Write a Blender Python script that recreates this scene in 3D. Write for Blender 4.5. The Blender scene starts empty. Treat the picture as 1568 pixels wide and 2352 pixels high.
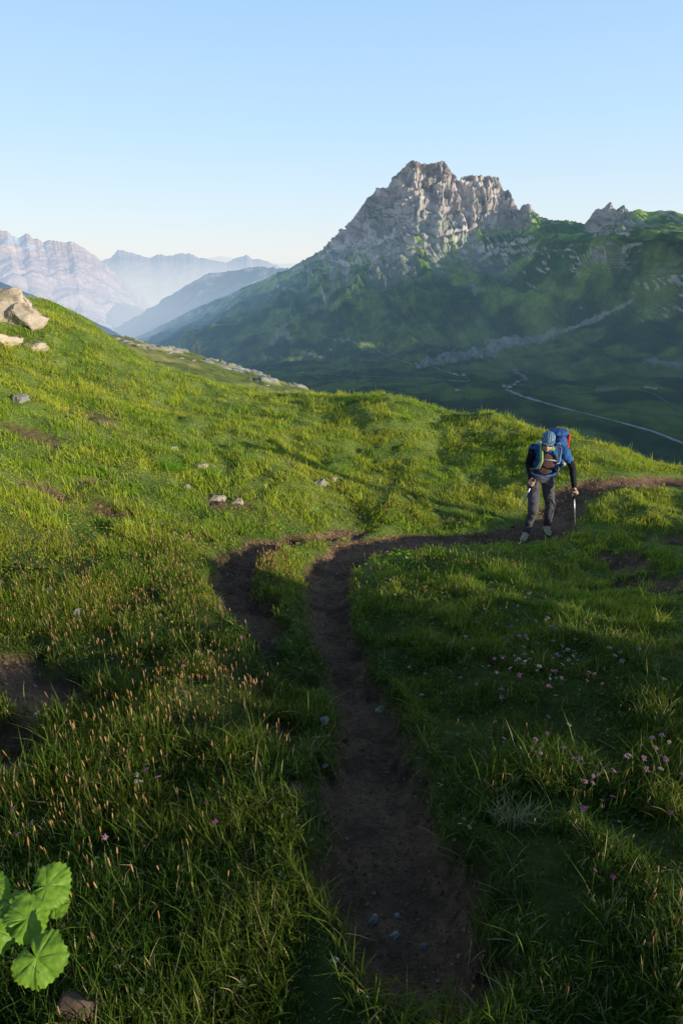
import bpy, bmesh, math, random
import numpy as np
from mathutils import Vector, Matrix, noise as mn
from mathutils.bvhtree import BVHTree
random.seed(4); RNG=np.random.default_rng(7)
C=bpy.context.scene.collection
F=1307.0; TH=math.atan(526/F); CT,ST=math.cos(TH),math.sin(TH); EYE=1.6
# ------------------------------------------------------------------ helpers
def at(px,py,Y):
    u=(np.asarray(px,float)-784)/F; v=(1176-np.asarray(py,float))/F
    yy=CT+v*ST; zz=-ST+v*CT; k=Y/yy
    return np.stack([u*k,Y+0*k,EYE+zz*k],-1)
def sm(a,b,x):
    t=np.clip((x-a)/(b-a),0,1); return t*t*(3-2*t)
def hsh(ix,iy,s):
    h=(ix.astype(np.int64)*374761393+iy.astype(np.int64)*668265263+s*362437)&0xffffffff
    h=((h^(h>>13))*1274126177)&0xffffffff
    h=((h^(h>>16))*2246822519)&0xffffffff
    return ((h^(h>>15))&0xffffff)/float(0xffffff)
def vn(x,y,s=0):
    ix=np.floor(x);iy=np.floor(y);fx=x-ix;fy=y-iy
    fx=fx*fx*fx*(fx*(fx*6-15)+10);fy=fy*fy*fy*(fy*(fy*6-15)+10)
    a=hsh(ix,iy,s);b=hsh(ix+1,iy,s);c=hsh(ix,iy+1,s);d=hsh(ix+1,iy+1,s)
    return (a+(b-a)*fx)*(1-fy)+(c+(d-c)*fx)*fy
def fbm(x,y,o=4,s=0):
    r=0;a=1;n=0;x=np.asarray(x,float);y=np.asarray(y,float)
    for i in range(o):
        r=r+a*(vn(x,y,s+i)*2-1);n+=a;a*=.5
        x,y=x*1.63+y*1.19+7.1,-x*1.19+y*1.63+3.3
    return r/n
def ridged(x,y,o=4,s=0,rot=False):
    r=0;a=1;n=0;x=np.asarray(x,float);y=np.asarray(y,float)
    for i in range(o):
        r=r+a*(1-np.abs(vn(x,y,s+i)*2-1)*2);n+=a;a*=.5
        if rot:x,y=x*1.63+y*1.19+7.1,-x*1.19+y*1.63+3.3
        else:x=x*2.03+5.2;y=y*2.03+1.7
    return r/n
def tag(o,label=None,cat=None,group=None,kind=None):
    if label:o['label']=label
    if cat:o['category']=cat
    if group:o['group']=group
    if kind:o['kind']=kind
    return o
def empty(name,loc,rz=0):
    o=bpy.data.objects.new(name,None);C.objects.link(o);o.location=loc;o.rotation_euler=(0,0,rz);o.empty_display_size=.1;return o
def mesh_np(name,V,Fc,mat,col=None,smooth=True,parent=None):
    me=bpy.data.meshes.new(name);V=np.ascontiguousarray(V,dtype=np.float32);Fc=np.ascontiguousarray(Fc,dtype=np.int32)
    k=Fc.shape[1];me.vertices.add(len(V));me.vertices.foreach_set('co',V.ravel())
    me.loops.add(Fc.size);me.loops.foreach_set('vertex_index',Fc.ravel())
    me.polygons.add(len(Fc));me.polygons.foreach_set('loop_start',np.arange(0,Fc.size,k,dtype=np.int32))
    me.update(calc_edges=True)
    me.polygons.foreach_set('use_smooth',np.full(len(Fc),smooth,dtype=bool))
    if col is not None:
        ca=me.color_attributes.new('Col','FLOAT_COLOR','POINT')
        c=np.ones((len(V),4),np.float32);c[:,:3]=col;ca.data.foreach_set('color',c.ravel())
    me.materials.append(mat)
    o=bpy.data.objects.new(name,me);C.objects.link(o)
    if parent:o.parent=parent
    return o
def bm_obj(name,bm,mat,parent=None,smooth=True):
    me=bpy.data.meshes.new(name);bm.to_mesh(me);bm.free()
    for p in me.polygons:p.use_smooth=smooth
    me.materials.append(mat);o=bpy.data.objects.new(name,me);C.objects.link(o)
    if parent:o.parent=parent
    return o
# ------------------------------------------------------------------ materials
def haze(nt,sh,out):  # aerial haze painted into the material as emission, growing with distance from the origin
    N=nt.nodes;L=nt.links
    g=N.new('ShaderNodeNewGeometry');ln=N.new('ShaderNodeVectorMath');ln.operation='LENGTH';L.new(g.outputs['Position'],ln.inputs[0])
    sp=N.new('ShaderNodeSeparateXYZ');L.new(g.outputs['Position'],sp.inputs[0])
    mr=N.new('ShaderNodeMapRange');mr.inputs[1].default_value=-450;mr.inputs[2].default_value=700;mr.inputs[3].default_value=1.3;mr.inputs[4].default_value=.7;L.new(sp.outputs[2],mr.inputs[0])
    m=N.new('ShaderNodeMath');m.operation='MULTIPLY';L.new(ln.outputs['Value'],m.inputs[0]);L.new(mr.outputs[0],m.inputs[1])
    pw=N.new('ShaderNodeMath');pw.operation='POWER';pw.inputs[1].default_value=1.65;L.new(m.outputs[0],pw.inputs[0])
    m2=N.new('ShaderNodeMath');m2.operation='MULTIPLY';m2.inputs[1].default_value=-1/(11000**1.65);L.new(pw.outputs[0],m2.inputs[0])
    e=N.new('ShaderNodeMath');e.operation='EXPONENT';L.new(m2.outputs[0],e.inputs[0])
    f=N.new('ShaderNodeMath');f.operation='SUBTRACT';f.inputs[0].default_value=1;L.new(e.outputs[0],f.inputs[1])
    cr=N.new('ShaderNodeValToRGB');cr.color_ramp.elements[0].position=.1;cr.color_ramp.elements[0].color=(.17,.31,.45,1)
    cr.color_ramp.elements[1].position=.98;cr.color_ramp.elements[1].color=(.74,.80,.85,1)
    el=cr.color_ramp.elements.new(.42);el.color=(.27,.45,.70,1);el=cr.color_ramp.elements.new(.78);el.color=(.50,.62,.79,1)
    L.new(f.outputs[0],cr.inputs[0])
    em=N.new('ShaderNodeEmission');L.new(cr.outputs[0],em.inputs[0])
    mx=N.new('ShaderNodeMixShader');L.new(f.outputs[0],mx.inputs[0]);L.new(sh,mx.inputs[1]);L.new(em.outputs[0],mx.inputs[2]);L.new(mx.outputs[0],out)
def attr_mat(name,rough=.9,nscale=5,ndet=8,namp=.5,bump=0,bdist=.1,trans=0,hz=False,bscale=None):
    m=bpy.data.materials.new(name);m.use_nodes=True;nt=m.node_tree;N=nt.nodes;L=nt.links;N.clear()
    out=N.new('ShaderNodeOutputMaterial');b=N.new('ShaderNodeBsdfPrincipled');b.inputs['Roughness'].default_value=rough;b.inputs['Specular IOR Level'].default_value=.2
    a=N.new('ShaderNodeAttribute');a.attribute_name='Col';col=a.outputs['Color']
    tc=N.new('ShaderNodeTexCoord')
    if namp:
        n=N.new('ShaderNodeTexNoise');n.inputs['Scale'].default_value=nscale;n.inputs['Detail'].default_value=ndet;n.inputs['Roughness'].default_value=.7;L.new(tc.outputs['Object'],n.inputs['Vector'])
        mr=N.new('ShaderNodeMapRange');mr.inputs[1].default_value=.3;mr.inputs[2].default_value=.7;mr.inputs[3].default_value=1-namp;mr.inputs[4].default_value=1+namp;L.new(n.outputs[0],mr.inputs[0])
        vm=N.new('ShaderNodeVectorMath');vm.operation='SCALE';L.new(col,vm.inputs[0]);L.new(mr.outputs[0],vm.inputs['Scale']);col=vm.outputs[0]
    L.new(col,b.inputs['Base Color'])
    if bump:
        n2=N.new('ShaderNodeTexNoise');n2.inputs['Scale'].default_value=bscale or nscale*2;n2.inputs['Detail'].default_value=12;n2.inputs['Roughness'].default_value=.7;L.new(tc.outputs['Object'],n2.inputs['Vector'])
        bp=N.new('ShaderNodeBump');bp.inputs['Strength'].default_value=bump;bp.inputs['Distance'].default_value=bdist;L.new(n2.outputs[0],bp.inputs['Height']);L.new(bp.outputs[0],b.inputs['Normal'])
    sh=b.outputs[0]
    if trans:
        t=N.new('ShaderNodeBsdfTranslucent');L.new(col,t.inputs['Color']);mx=N.new('ShaderNodeMixShader');mx.inputs[0].default_value=trans;L.new(sh,mx.inputs[1]);L.new(t.outputs[0],mx.inputs[2]);sh=mx.outputs[0]
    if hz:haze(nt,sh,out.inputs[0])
    else:L.new(sh,out.inputs[0])
    return m
def flat_mat(name,c,c2=None,scale=30,rough=.8,bump=0,bdist=.01,wave=False,metal=0,hz=False,trans=0):
    m=bpy.data.materials.new(name);m.use_nodes=True;nt=m.node_tree;N=nt.nodes;L=nt.links;N.clear()
    out=N.new('ShaderNodeOutputMaterial');b=N.new('ShaderNodeBsdfPrincipled');b.inputs['Roughness'].default_value=rough;b.inputs['Metallic'].default_value=metal;b.inputs['Specular IOR Level'].default_value=.3
    tc=N.new('ShaderNodeTexCoord')
    if wave:
        n=N.new('ShaderNodeTexWave');n.inputs['Scale'].default_value=scale;n.inputs['Distortion'].default_value=6;n.inputs['Detail'].default_value=2
    else:
        n=N.new('ShaderNodeTexNoise');n.inputs['Scale'].default_value=scale;n.inputs['Detail'].default_value=8;n.inputs['Roughness'].default_value=.65
    L.new(tc.outputs['Object'],n.inputs['Vector'])
    cr=N.new('ShaderNodeValToRGB');cr.color_ramp.elements[0].position=.35;cr.color_ramp.elements[1].position=.65
    c2=c2 or tuple(x*.7 for x in c);cr.color_ramp.elements[0].color=(*c2,1);cr.color_ramp.elements[1].color=(*c,1)
    L.new(n.outputs[0],cr.inputs[0]);L.new(cr.outputs[0],b.inputs['Base Color'])
    if bump:
        bp=N.new('ShaderNodeBump');bp.inputs['Strength'].default_value=bump;bp.inputs['Distance'].default_value=bdist;L.new(n.outputs[0],bp.inputs['Height']);L.new(bp.outputs[0],b.inputs['Normal'])
    sh=b.outputs[0]
    if trans:
        t=N.new('ShaderNodeBsdfTranslucent');L.new(cr.outputs[0],t.inputs['Color']);mx=N.new('ShaderNodeMixShader');mx.inputs[0].default_value=trans;L.new(sh,mx.inputs[1]);L.new(t.outputs[0],mx.inputs[2]);sh=mx.outputs[0]
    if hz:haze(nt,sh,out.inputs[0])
    else:L.new(sh,out.inputs[0])
    return m
M_ground=attr_mat('meadow_ground',.95,14,10,.5,1,.07,bscale=34)
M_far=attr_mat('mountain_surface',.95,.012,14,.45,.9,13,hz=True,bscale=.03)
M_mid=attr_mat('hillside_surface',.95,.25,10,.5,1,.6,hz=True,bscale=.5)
M_grass=attr_mat('grass_blade',.5,1,2,0,trans=.42)
M_stalk=attr_mat('stalk',.8,1,2,0,trans=.2)
M_rock=flat_mat('limestone',(.62,.5,.38),(.26,.2,.15),1.8,.9,1,.12)
M_rockd=flat_mat('brown_rock',(.17,.11,.075),(.06,.04,.03),9,.9,.6,.02)
M_stone=flat_mat('path_stone',(.38,.34,.29),(.19,.17,.15),25,.85,.4,.01)
# ------------------------------------------------------------------ near ground
ctl_px=[(784,2352,.89),(0,2352,.8),(1568,2352,.89),(0,1700,1.9),(0,1300,4.0),(0,1120,5.5),(0,1000,7.2),(0,850,12),(0,760,15.5),(-150,680,17),(0,692,18),(100,705,18.3),
(240,775,19),(350,832,20),(450,862,20),(560,890,19),(700,907,17.5),(850,901,16.5),(950,914,16),(1050,950,15.2),(1130,957,14),(1230,1000,12.8),(1310,1016,12.4),(1400,1026,12),(1568,1085,11.5),
(400,1500,3.2),(400,1200,6.2),(400,1000,10.8),(400,900,16),(200,850,14.5),(200,1000,9),(200,1200,5.6),(784,1176,8.4),(784,1050,11.5),(784,960,14.5),(784,1270,6.7),(740,1330,5.4),(600,1100,9),
(1100,1100,10.5),(1100,1000,13),(1235,1232,7.8),(1310,1140,9.3),(1568,1112,10.2),(1400,1200,8.2),(1400,1400,4.6),(1568,1600,2.75),(1568,2000,1.4),(1150,1300,6.0),(870,1800,1.95),(800,1550,3.35)]
CP=[tuple(at(a,b,c)) for a,b,c in ctl_px]
CP+=[(0,0,0),(-5,-3,1.25),(0,-4,.95),(5,-4,.75),(10,-6,.9),(10,2,-.9),(14,6,-2.2),(20,0,-1.2),(-8,2,1.1),(-14,8,1.9),(-16,16,2.0),
(-14,24,.3),(-8,26,-2.2),(-3,25,-3.2),(1,24,-4.0),(5,22,-5),(9,19,-5.2),(13,17,-5.6),(20,14,-6.5),
(-20,34,-2.5),(-10,38,-5.4),(0,36,-9),(10,34,-14),(22,30,-16),(30,18,-13),(-30,48,-5),(-12,50,-8.3),(0,50,-15),(15,50,-24),(40,45,-34),(40,5,-8),(-30,10,4),(-30,-5,5),(30,-10,-1),(0,-14,3),(-15,-14,5),(15,-16,2.5)]
CP=np.array(CP)
def U(r2): return np.where(r2>1e-12,.5*r2*np.log(np.maximum(r2,1e-12)),0)
def warp(X,Y):
    r=np.sqrt(X*X+Y*Y)+1e-6; k=np.log1p(r/2.5)*2.5/r; return X*k,Y*k
cx,cy=warp(CP[:,0],CP[:,1]);NCP=len(CP)
K=U((cx[:,None]-cx)**2+(cy[:,None]-cy)**2)+np.eye(NCP)*.02
Pm=np.stack([np.ones(NCP),CP[:,0],CP[:,1]],1)
A=np.zeros((NCP+3,NCP+3));A[:NCP,:NCP]=K;A[:NCP,NCP:]=Pm;A[NCP:,:NCP]=Pm.T
WTS=np.linalg.solve(A,np.concatenate([CP[:,2],[0,0,0]]))
def segd(X,Y,a,b):
    dx,dy=b[0]-a[0],b[1]-a[1];t=np.clip(((X-a[0])*dx+(Y-a[1])*dy)/(dx*dx+dy*dy),0,1);return np.hypot(X-a[0]-t*dx,Y-a[1]-t*dy)
def HB(X,Y):
    X=np.asarray(X,float);Y=np.asarray(Y,float);sh=X.shape;X=X.ravel();Y=Y.ravel();out=np.empty(len(X))
    for i in range(0,len(X),50000):
        x=X[i:i+50000];y=Y[i:i+50000];wx,wy=warp(x,y)
        out[i:i+50000]=U((wx[:,None]-cx)**2+(wy[:,None]-cy)**2)@WTS[:NCP]+WTS[NCP]+WTS[NCP+1]*x+WTS[NCP+2]*y
    # unseen turf bank added behind and right of the camera, shaped to shade the foreground
    pq=X*.57+Y*.82
    out+=np.interp(pq,[-4,-1.2,-.4,.5,.95,1.25,2.0,2.6,3.0,3.4,4.0],[.9,.9,.45,.2,.6,1.0,1.05,.7,.5,.8,.4])*np.exp(-(segd(X,Y,(2.6,-6.0),(6.4,.2))/1.1)**2)*(1+.16*np.sin(X*2.3+Y*3.1)+.16*np.sin(X*7.1-Y*6.3))
    return out.reshape(sh)
def hit(px,py,fn=HB,y1=45):
    Y=.4*np.exp(np.linspace(0,math.log(y1/.4),1500));p=at(px,py,Y);d=p[:,2]-fn(p[:,0],p[:,1])
    k=np.nonzero(d<=0)[0]
    if len(k)==0:k=[np.argmin(d)]
    return p[k[0]]
def poly(pts):
    r=[]
    for a,b,w in pts:
        h=hit(a,b);r.append((h[0],h[1],w))
    return r
PATH=poly([(935,2260,.1),(915,2200,.19),(895,2050,.27),(890,1850,.25),(850,1700,.21),(810,1560,.2),(765,1460,.2),(745,1380,.2),(755,1310,.25),(800,1272,.3),(880,1250,.32),(980,1246,.3),(1090,1242,.3),(1190,1232,.3),(1255,1220,.36),(1285,1185,.34),(1305,1150,.32),(1340,1128,.28),(1400,1117,.24),(1480,1112,.24),(1600,1110,.24)])
SIDE=poly([(830,1226,.1),(760,1232,.14),(690,1238,.16),(610,1256,.16),(545,1290,.2),(530,1340,.2),(560,1400,.2),(600,1450,.15),(640,1560,.1),(700,1590,.12),(780,1600,.15)])
PATCH=[(*hit(a,b)[:2],r,q) for a,b,r,q in [(30,1575,.33,1),(10,1700,.16,1),(10,1790,.14,1),(1515,1325,.75,1),(1420,1272,.3,1),(220,960,.6,.7),(60,990,.4,.7),(110,1105,.3,1),(205,1095,.25,1),(420,955,.6,.7),(240,1160,.25,.9),(510,1150,.35,.8),(640,1690,.07,1),(1020,1205,.3,.5),(680,1850,.07,1),(700,1740,.06,1),(330,1010,.3,.5),(740,1240,.2,.6),(1540,1230,.4,.8)]]
def sdist(X,Y,P):
    best=np.full(X.shape,9e9)
    for (x0,y0,w0),(x1,y1,w1) in zip(P[:-1],P[1:]):
        dx,dy=x1-x0,y1-y0;t=np.clip(((X-x0)*dx+(Y-y0)*dy)/(dx*dx+dy*dy+1e-9),0,1)
        best=np.minimum(best,np.hypot(X-x0-t*dx,Y-y0-t*dy)-(w0+t*(w1-w0)))
    return best
def soil(X,Y):
    nz=fbm(X/.55,Y/.55,2,25)*.09+fbm(X/.2,Y/.2,3,5)*.1+fbm(X/.05,Y/.05,2,15)*.03
    d=np.minimum(sdist(X,Y,PATH),sdist(X,Y,SIDE))+nz
    m=sm(.05,-.04,d);pn=fbm(X/.18,Y/.18,3,9)*.7
    for x,y,r,q in PATCH:
        m=np.maximum(m,sm(1.1,.7,np.hypot(X-x,Y-y)/r+pn)*q)
    return m,d
def H(X,Y):
    X=np.asarray(X,float);Y=np.asarray(Y,float)
    z=HB(X,Y);m,d=soil(X,Y);r=np.hypot(X,Y)
    am=sm(-.05,.3,d);am2=sm(0,1.3,d)
    h1=fbm(X/.75,Y/.75,3,31);lump=np.abs(h1)
    z=z+fbm(X/2.3,Y/2.3,3,21)*.27*sm(1,5,r)*(.1+.9*am2)+(h1*.06+lump*.15)*(.12+.88*am)+fbm(X/5,Y/5,3,41)*.25*sm(9,16,r)*am2
    far=sm(5,8,r)
    z=z-(.12-.07*far)*sm(.03,-.1,d)-.07*m*sm(.1,.3,d)+.024*fbm(X/.14,Y/.14,4,51)*sm(.05,-.05,d)+.05*(1-far)*sm(.25,.06,d)*sm(0,.06,d)
    return z
na,nr=640,680
aa=np.linspace(-1.45,1.35,na);rr=np.exp(np.linspace(math.log(1.0),math.log(54),nr))-4
GX=aa[None,:]*(np.maximum(rr[:,None]+4,0)+sm(-1,-4,rr)[:,None]*4);GY=np.repeat(rr[:,None],na,1)
GZ=H(GX,GY);GM,GD=soil(GX,GY)
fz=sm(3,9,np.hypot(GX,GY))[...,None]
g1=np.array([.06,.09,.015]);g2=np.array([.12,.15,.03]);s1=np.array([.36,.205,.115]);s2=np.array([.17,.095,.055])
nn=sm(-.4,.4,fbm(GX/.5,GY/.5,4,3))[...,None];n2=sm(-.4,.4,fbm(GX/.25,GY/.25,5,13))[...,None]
gc=(g1+(g2-g1)*nn)*(1+1.4*fz);sc=s2+(s1-s2)*n2;GC=gc+(sc-gc)*GM[...,None]  # turf colour brightened with distance to stand for sunlit ground
V=np.stack([GX,GY,GZ],-1).reshape(-1,3);idx=np.arange(na*nr).reshape(nr,na)
Q=np.stack([idx[:-1,:-1],idx[:-1,1:],idx[1:,1:],idx[1:,:-1]],-1).reshape(-1,4)
isp=(GM.ravel()[Q].mean(1)>.5)&(GD.ravel()[Q].mean(1)<.06)
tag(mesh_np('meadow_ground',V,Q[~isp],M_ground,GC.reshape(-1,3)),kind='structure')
def sub(Vv,Qq,Cc):
    u,inv=np.unique(Qq,return_inverse=True);return Vv[u],inv.reshape(Qq.shape),Cc[u]
v_,q_,c_=sub(V,Q[isp],GC.reshape(-1,3));tag(mesh_np('dirt_path',v_,q_,M_ground,c_),kind='structure')
# ------------------------------------------------------------------ grass blades
def scatter(N,r0,r1,half=.72):
    Y=RNG.uniform(r0,r1,N);X=RNG.uniform(-1,1,N)*(half*Y+.6);return X,Y
def blades(X,Y,L,Wd,seg,col,lean=.5,Z=None):
    n=len(X);Z=(H(X,Y) if Z is None else Z)-.005;az=RNG.uniform(0,2*np.pi,n);ln=RNG.uniform(.1,1,n)*lean
    dx,dy=np.cos(az),np.sin(az);fa=az+np.pi/2+RNG.normal(0,.5,n);wx,wy=np.cos(fa)*Wd/2,np.sin(fa)*Wd/2
    base=np.stack([X,Y,Z],-1);side=np.stack([wx,wy,0*wx],-1);vs=[];cs=[]
    for k in range(seg):
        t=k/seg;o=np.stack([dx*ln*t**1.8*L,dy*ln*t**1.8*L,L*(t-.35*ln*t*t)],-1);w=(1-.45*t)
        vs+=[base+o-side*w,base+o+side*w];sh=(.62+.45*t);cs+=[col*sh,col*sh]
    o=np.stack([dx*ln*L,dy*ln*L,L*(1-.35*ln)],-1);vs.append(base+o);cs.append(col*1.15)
    m=2*seg+1;V=np.stack(vs,1).reshape(-1,3);Cc=np.stack(cs,1).reshape(-1,3)
    t=[]
    for k in range(seg-1):t+=[(2*k,2*k+1,2*k+3),(2*k,2*k+3,2*k+2)]
    t.append((2*seg-2,2*seg-1,2*seg));T=(np.array(t)[None]+(np.arange(n)*m)[:,None,None]).reshape(-1,3)
    return V,T,Cc
def gcol(X,Y):
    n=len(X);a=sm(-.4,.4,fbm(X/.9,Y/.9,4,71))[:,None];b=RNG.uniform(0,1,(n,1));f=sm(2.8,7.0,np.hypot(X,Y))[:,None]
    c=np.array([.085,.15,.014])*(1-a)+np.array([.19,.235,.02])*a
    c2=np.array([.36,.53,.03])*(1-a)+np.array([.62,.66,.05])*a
    c=c*(1-f)+c2*f  # shade on near blades and sunlight on farther ones put into the colour
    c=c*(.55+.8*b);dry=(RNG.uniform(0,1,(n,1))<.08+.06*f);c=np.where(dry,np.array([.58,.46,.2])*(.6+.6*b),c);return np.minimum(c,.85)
VS=[];TS=[];CS=[];off=0
def addb(t):
    global off
    VS.append(t[0]);TS.append(t[1]+off);CS.append(t[2]);off+=len(t[0])
for N,r0,r1,L0,w,seg in [(68000,.3,1.6,.052,.003,3),(112000,1.6,3.5,.06,.0042,3),(140000,3.5,7,.064,.006,2),(165000,7,13,.07,.009,2),(120000,13,21,.09,.015,1)]:
    X,Y=scatter(N,r0,r1);m,d=soil(X,Y);keep=(RNG.uniform(0,1,N)>m*1.25)&(d>-.01+RNG.uniform(-.07,.02,N));X,Y,d=X[keep],Y[keep],d[keep]
    n=len(X);hn=sm(-.35,.35,fbm(X/.32,Y/.32,4,81));L=L0*(.25+1.3*hn**1.7)*RNG.uniform(.5,1.5,n)*(.6+.4*sm(0,.4,d))
    L=L*np.where(RNG.uniform(0,1,n)<.05,1.9,1)
    addb(blades(X,Y,L,w*RNG.uniform(.7,1.4,n),seg,gcol(X,Y),.95))
# tussock clumps
for N,r0,r1,sp,L0,w in [(330,.6,5,.026,.09,.0035),(520,5,16,.07,.15,.009)]:
    X,Y=scatter(N,r0,r1);m,d=soil(X,Y);k=d>.25;X,Y=X[k],Y[k];q=30;X=np.repeat(X,q)+RNG.normal(0,sp,len(X)*q);Y=np.repeat(Y,q)+RNG.normal(0,sp,len(Y)*q)
    addb(blades(X,Y,L0*RNG.uniform(.4,1.1,len(X)),w*RNG.uniform(.7,1.2,len(X)),3,gcol(X,Y)*1.1,1.3))
# rim of overhanging grass along the eroded banks
X,Y=scatter(60000,.5,5.2);m,d=soil(X,Y);k=(d>-.03)&(d<.09);X,Y=X[k],Y[k]
addb(blades(X,Y,.1*RNG.uniform(.4,1.1,len(X)),.004*(1+Y*.12),3,gcol(X,Y),1.6))
# small broad leaves between the blades
X,Y=scatter(46000,.5,7);m,d=soil(X,Y);k=(m<.3)&(fbm(X/.35,Y/.35,2,91)>-.05);X,Y=X[k],Y[k];n=len(X)
Z=H(X,Y)+RNG.uniform(.005,.045,n);s=RNG.uniform(.003,.008,n)*(1+Y*.2);az=RNG.uniform(0,6.28,n);tl=RNG.uniform(-.7,.7,n);tl2=RNG.uniform(-.7,.7,n)
c0=np.stack([X,Y,Z],-1);vs=[]
for q in range(5):
    an=az+q*2*np.pi/5;vs.append(c0+np.stack([np.cos(an)*s,np.sin(an)*s*.6,(np.cos(an)*tl+np.sin(an)*tl2)*s],-1))
Vv=np.stack(vs,1).reshape(-1,3);T=(np.array([(0,1,2),(0,2,3),(0,3,4)])[None]+(np.arange(n)*5)[:,None,None]).reshape(-1,3)
addb((Vv,T,np.repeat(gcol(X,Y)*np.array([.75,.9,1.2]),5,0)))
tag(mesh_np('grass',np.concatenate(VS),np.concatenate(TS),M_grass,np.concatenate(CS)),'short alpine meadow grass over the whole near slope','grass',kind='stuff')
# loose crumbs of earth and gravel on the path
X,Y=scatter(130000,.4,10);m,d=soil(X,Y);k=(d<.0)|((m>.7)&(RNG.uniform(0,1,len(X))<.5));X,Y=X[k],Y[k];n=len(X);Z=H(X,Y);s=RNG.uniform(.0015,.0055,n)*(1+Y*.25)*np.where(RNG.uniform(0,1,n)<.05,2.3,1)
c0=np.stack([X,Y,Z],-1);vs=[c0+np.stack([0*s,0*s,s*.9],-1)];ph=RNG.uniform(0,6.28,n)
for q in range(4):
    an=ph+q*1.571+RNG.normal(0,.3,n);vs.append(c0+np.stack([np.cos(an)*s,np.sin(an)*s*.8,-.3*s],-1))
T=[(0,1+q,1+(q+1)%4) for q in range(4)];T=(np.array(T)[None]+(np.arange(n)*5)[:,None,None]).reshape(-1,3)
tag(mesh_np('gravel',np.stack(vs,1).reshape(-1,3),T,M_stalk,np.repeat(np.array([.34,.21,.135])*RNG.uniform(.4,1.6,(n,1)),5,0),smooth=False),'loose earth crumbs and fine gravel lying on the trail','gravel',kind='stuff')
# seed stalks -----------------------------------------------------
def stalks(X,Y,hgt,sc):
    n=len(X);Z=H(X,Y);az=RNG.uniform(0,6.28,n);ln=RNG.uniform(0,.25,n);ax=np.stack([np.cos(az)*ln,np.sin(az)*ln,np.ones(n)],-1);b=np.stack([X,Y,Z],-1)
    rings=[(0,.0009,0),(.76,.0008,0),(.78,.0021,1),(.88,.0026,1),(.97,.0018,1),(1,.0003,1)];vs=[];cs=[]
    cg=np.array([.17,.17,.05])*RNG.uniform(.7,1.3,(n,1));ch=(np.array([.46,.25,.105])+RNG.uniform(-.05,.06,(n,1)))*RNG.uniform(.5,1.25,(n,1))
    for t,r,h in rings:
        for q in range(3):
            an=q*2.094;rr_=r*sc;vs.append(b+ax*(hgt*t)[:,None]+np.stack([np.cos(an)*rr_,np.sin(an)*rr_,0*rr_],-1));cs.append(ch if h else cg)
    V=np.stack(vs,1).reshape(-1,3);Cc=np.stack(cs,1).reshape(-1,3);t=[]
    for k in range(len(rings)-1):
        for q in range(3):
            a,b2=3*k+q,3*k+(q+1)%3;t+=[(a,b2,b2+3),(a,b2+3,a+3)]
    return V,(np.array(t)[None]+(np.arange(n)*18)[:,None,None]).reshape(-1,3),Cc
sx,sy=[],[]
def area(px,py,rx,ry,N):
    p=hit(px,py);sx.append(RNG.normal(p[0],rx,N));sy.append(RNG.normal(p[1],ry,N))
for a in [(330,1400,.45,.5,400),(470,1330,.4,.45,280),(620,1300,.12,.3,170),(600,1340,.12,.2,110),(700,1250,.35,.15,80),(520,1260,.8,.4,200),(250,1290,.7,.6,180),(350,1700,.26,.2,150),(560,1620,.16,.15,100),(250,1900,.2,.15,85),(150,1750,.2,.2,60),(660,1740,.04,.06,14),(420,1550,.35,.3,130),(1000,1390,.6,.4,150),(900,1200,1.,.25,120),(1300,1300,1.2,.3,160),(1150,1290,.8,.25,140),(1500,1550,.3,.4,60),(1500,2150,.12,.2,35),(1300,1850,.35,.35,45),(860,1150,1.5,.5,220),(600,1190,1.,.5,180),(1400,1180,1.2,.5,140),(120,1450,.4,.4,110),(200,2150,.12,.12,30)]:area(*a)
X=np.concatenate(sx);Y=np.concatenate(sy);k=Y>.5;X,Y=X[k],Y[k];m,d=soil(X,Y);k=(m<.25);X,Y=X[k],Y[k];n=len(X)
v,t,c=stalks(X,Y,RNG.uniform(.07,.155,n),.75+.17*Y);tag(mesh_np('seed_stalks',v,t,M_stalk,c),'brown plantain seed spikes standing among the grass','plants',kind='stuff')
# yellow flowers
sx,sy=[],[]
for a in [(60,830,2.2,1.2,300),(180,840,1.5,1.,160),(950,1200,.45,.15,90),(1150,1020,1.6,.9,180),(1400,1060,1.3,.6,140),(850,930,2.0,1.0,140),(300,950,1.8,1.5,150),(700,1180,1.5,.6,60),(1000,960,1.5,.8,100),(600,930,2,1,100),(100,950,1.5,1.5,120)]:area(*a)
X=np.concatenate(sx);Y=np.concatenate(sy);m,d=soil(X,Y);k=(m<.3)&(Y>2);X,Y=X[k],Y[k];n=len(X);Z=H(X,Y)+RNG.uniform(.07,.13,n);s=RNG.uniform(.01,.022,n)*(1+Y*.035)
c0=np.stack([X,Y,Z],-1);az=RNG.uniform(0,6.28,n);vs=[c0+np.array([0,0,.006])]
for q in range(6):
    an=az+q*np.pi/3;vs.append(c0+np.stack([np.cos(an)*s,np.sin(an)*s,.8*s*np.cos(an)],-1))
T=[(0,1+q,1+(q+1)%6) for q in range(6)];T=(np.array(T)[None]+(np.arange(n)*7)[:,None,None]).reshape(-1,3)
tag(mesh_np('yellow_flowers',np.stack(vs,1).reshape(-1,3),T,M_stalk,np.repeat(np.array([.92,.68,.03])*RNG.uniform(.75,1.05,(n,1)),7,0)),'tiny yellow blossoms sprinkled over the sunlit slope','flowers',kind='stuff')
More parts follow.
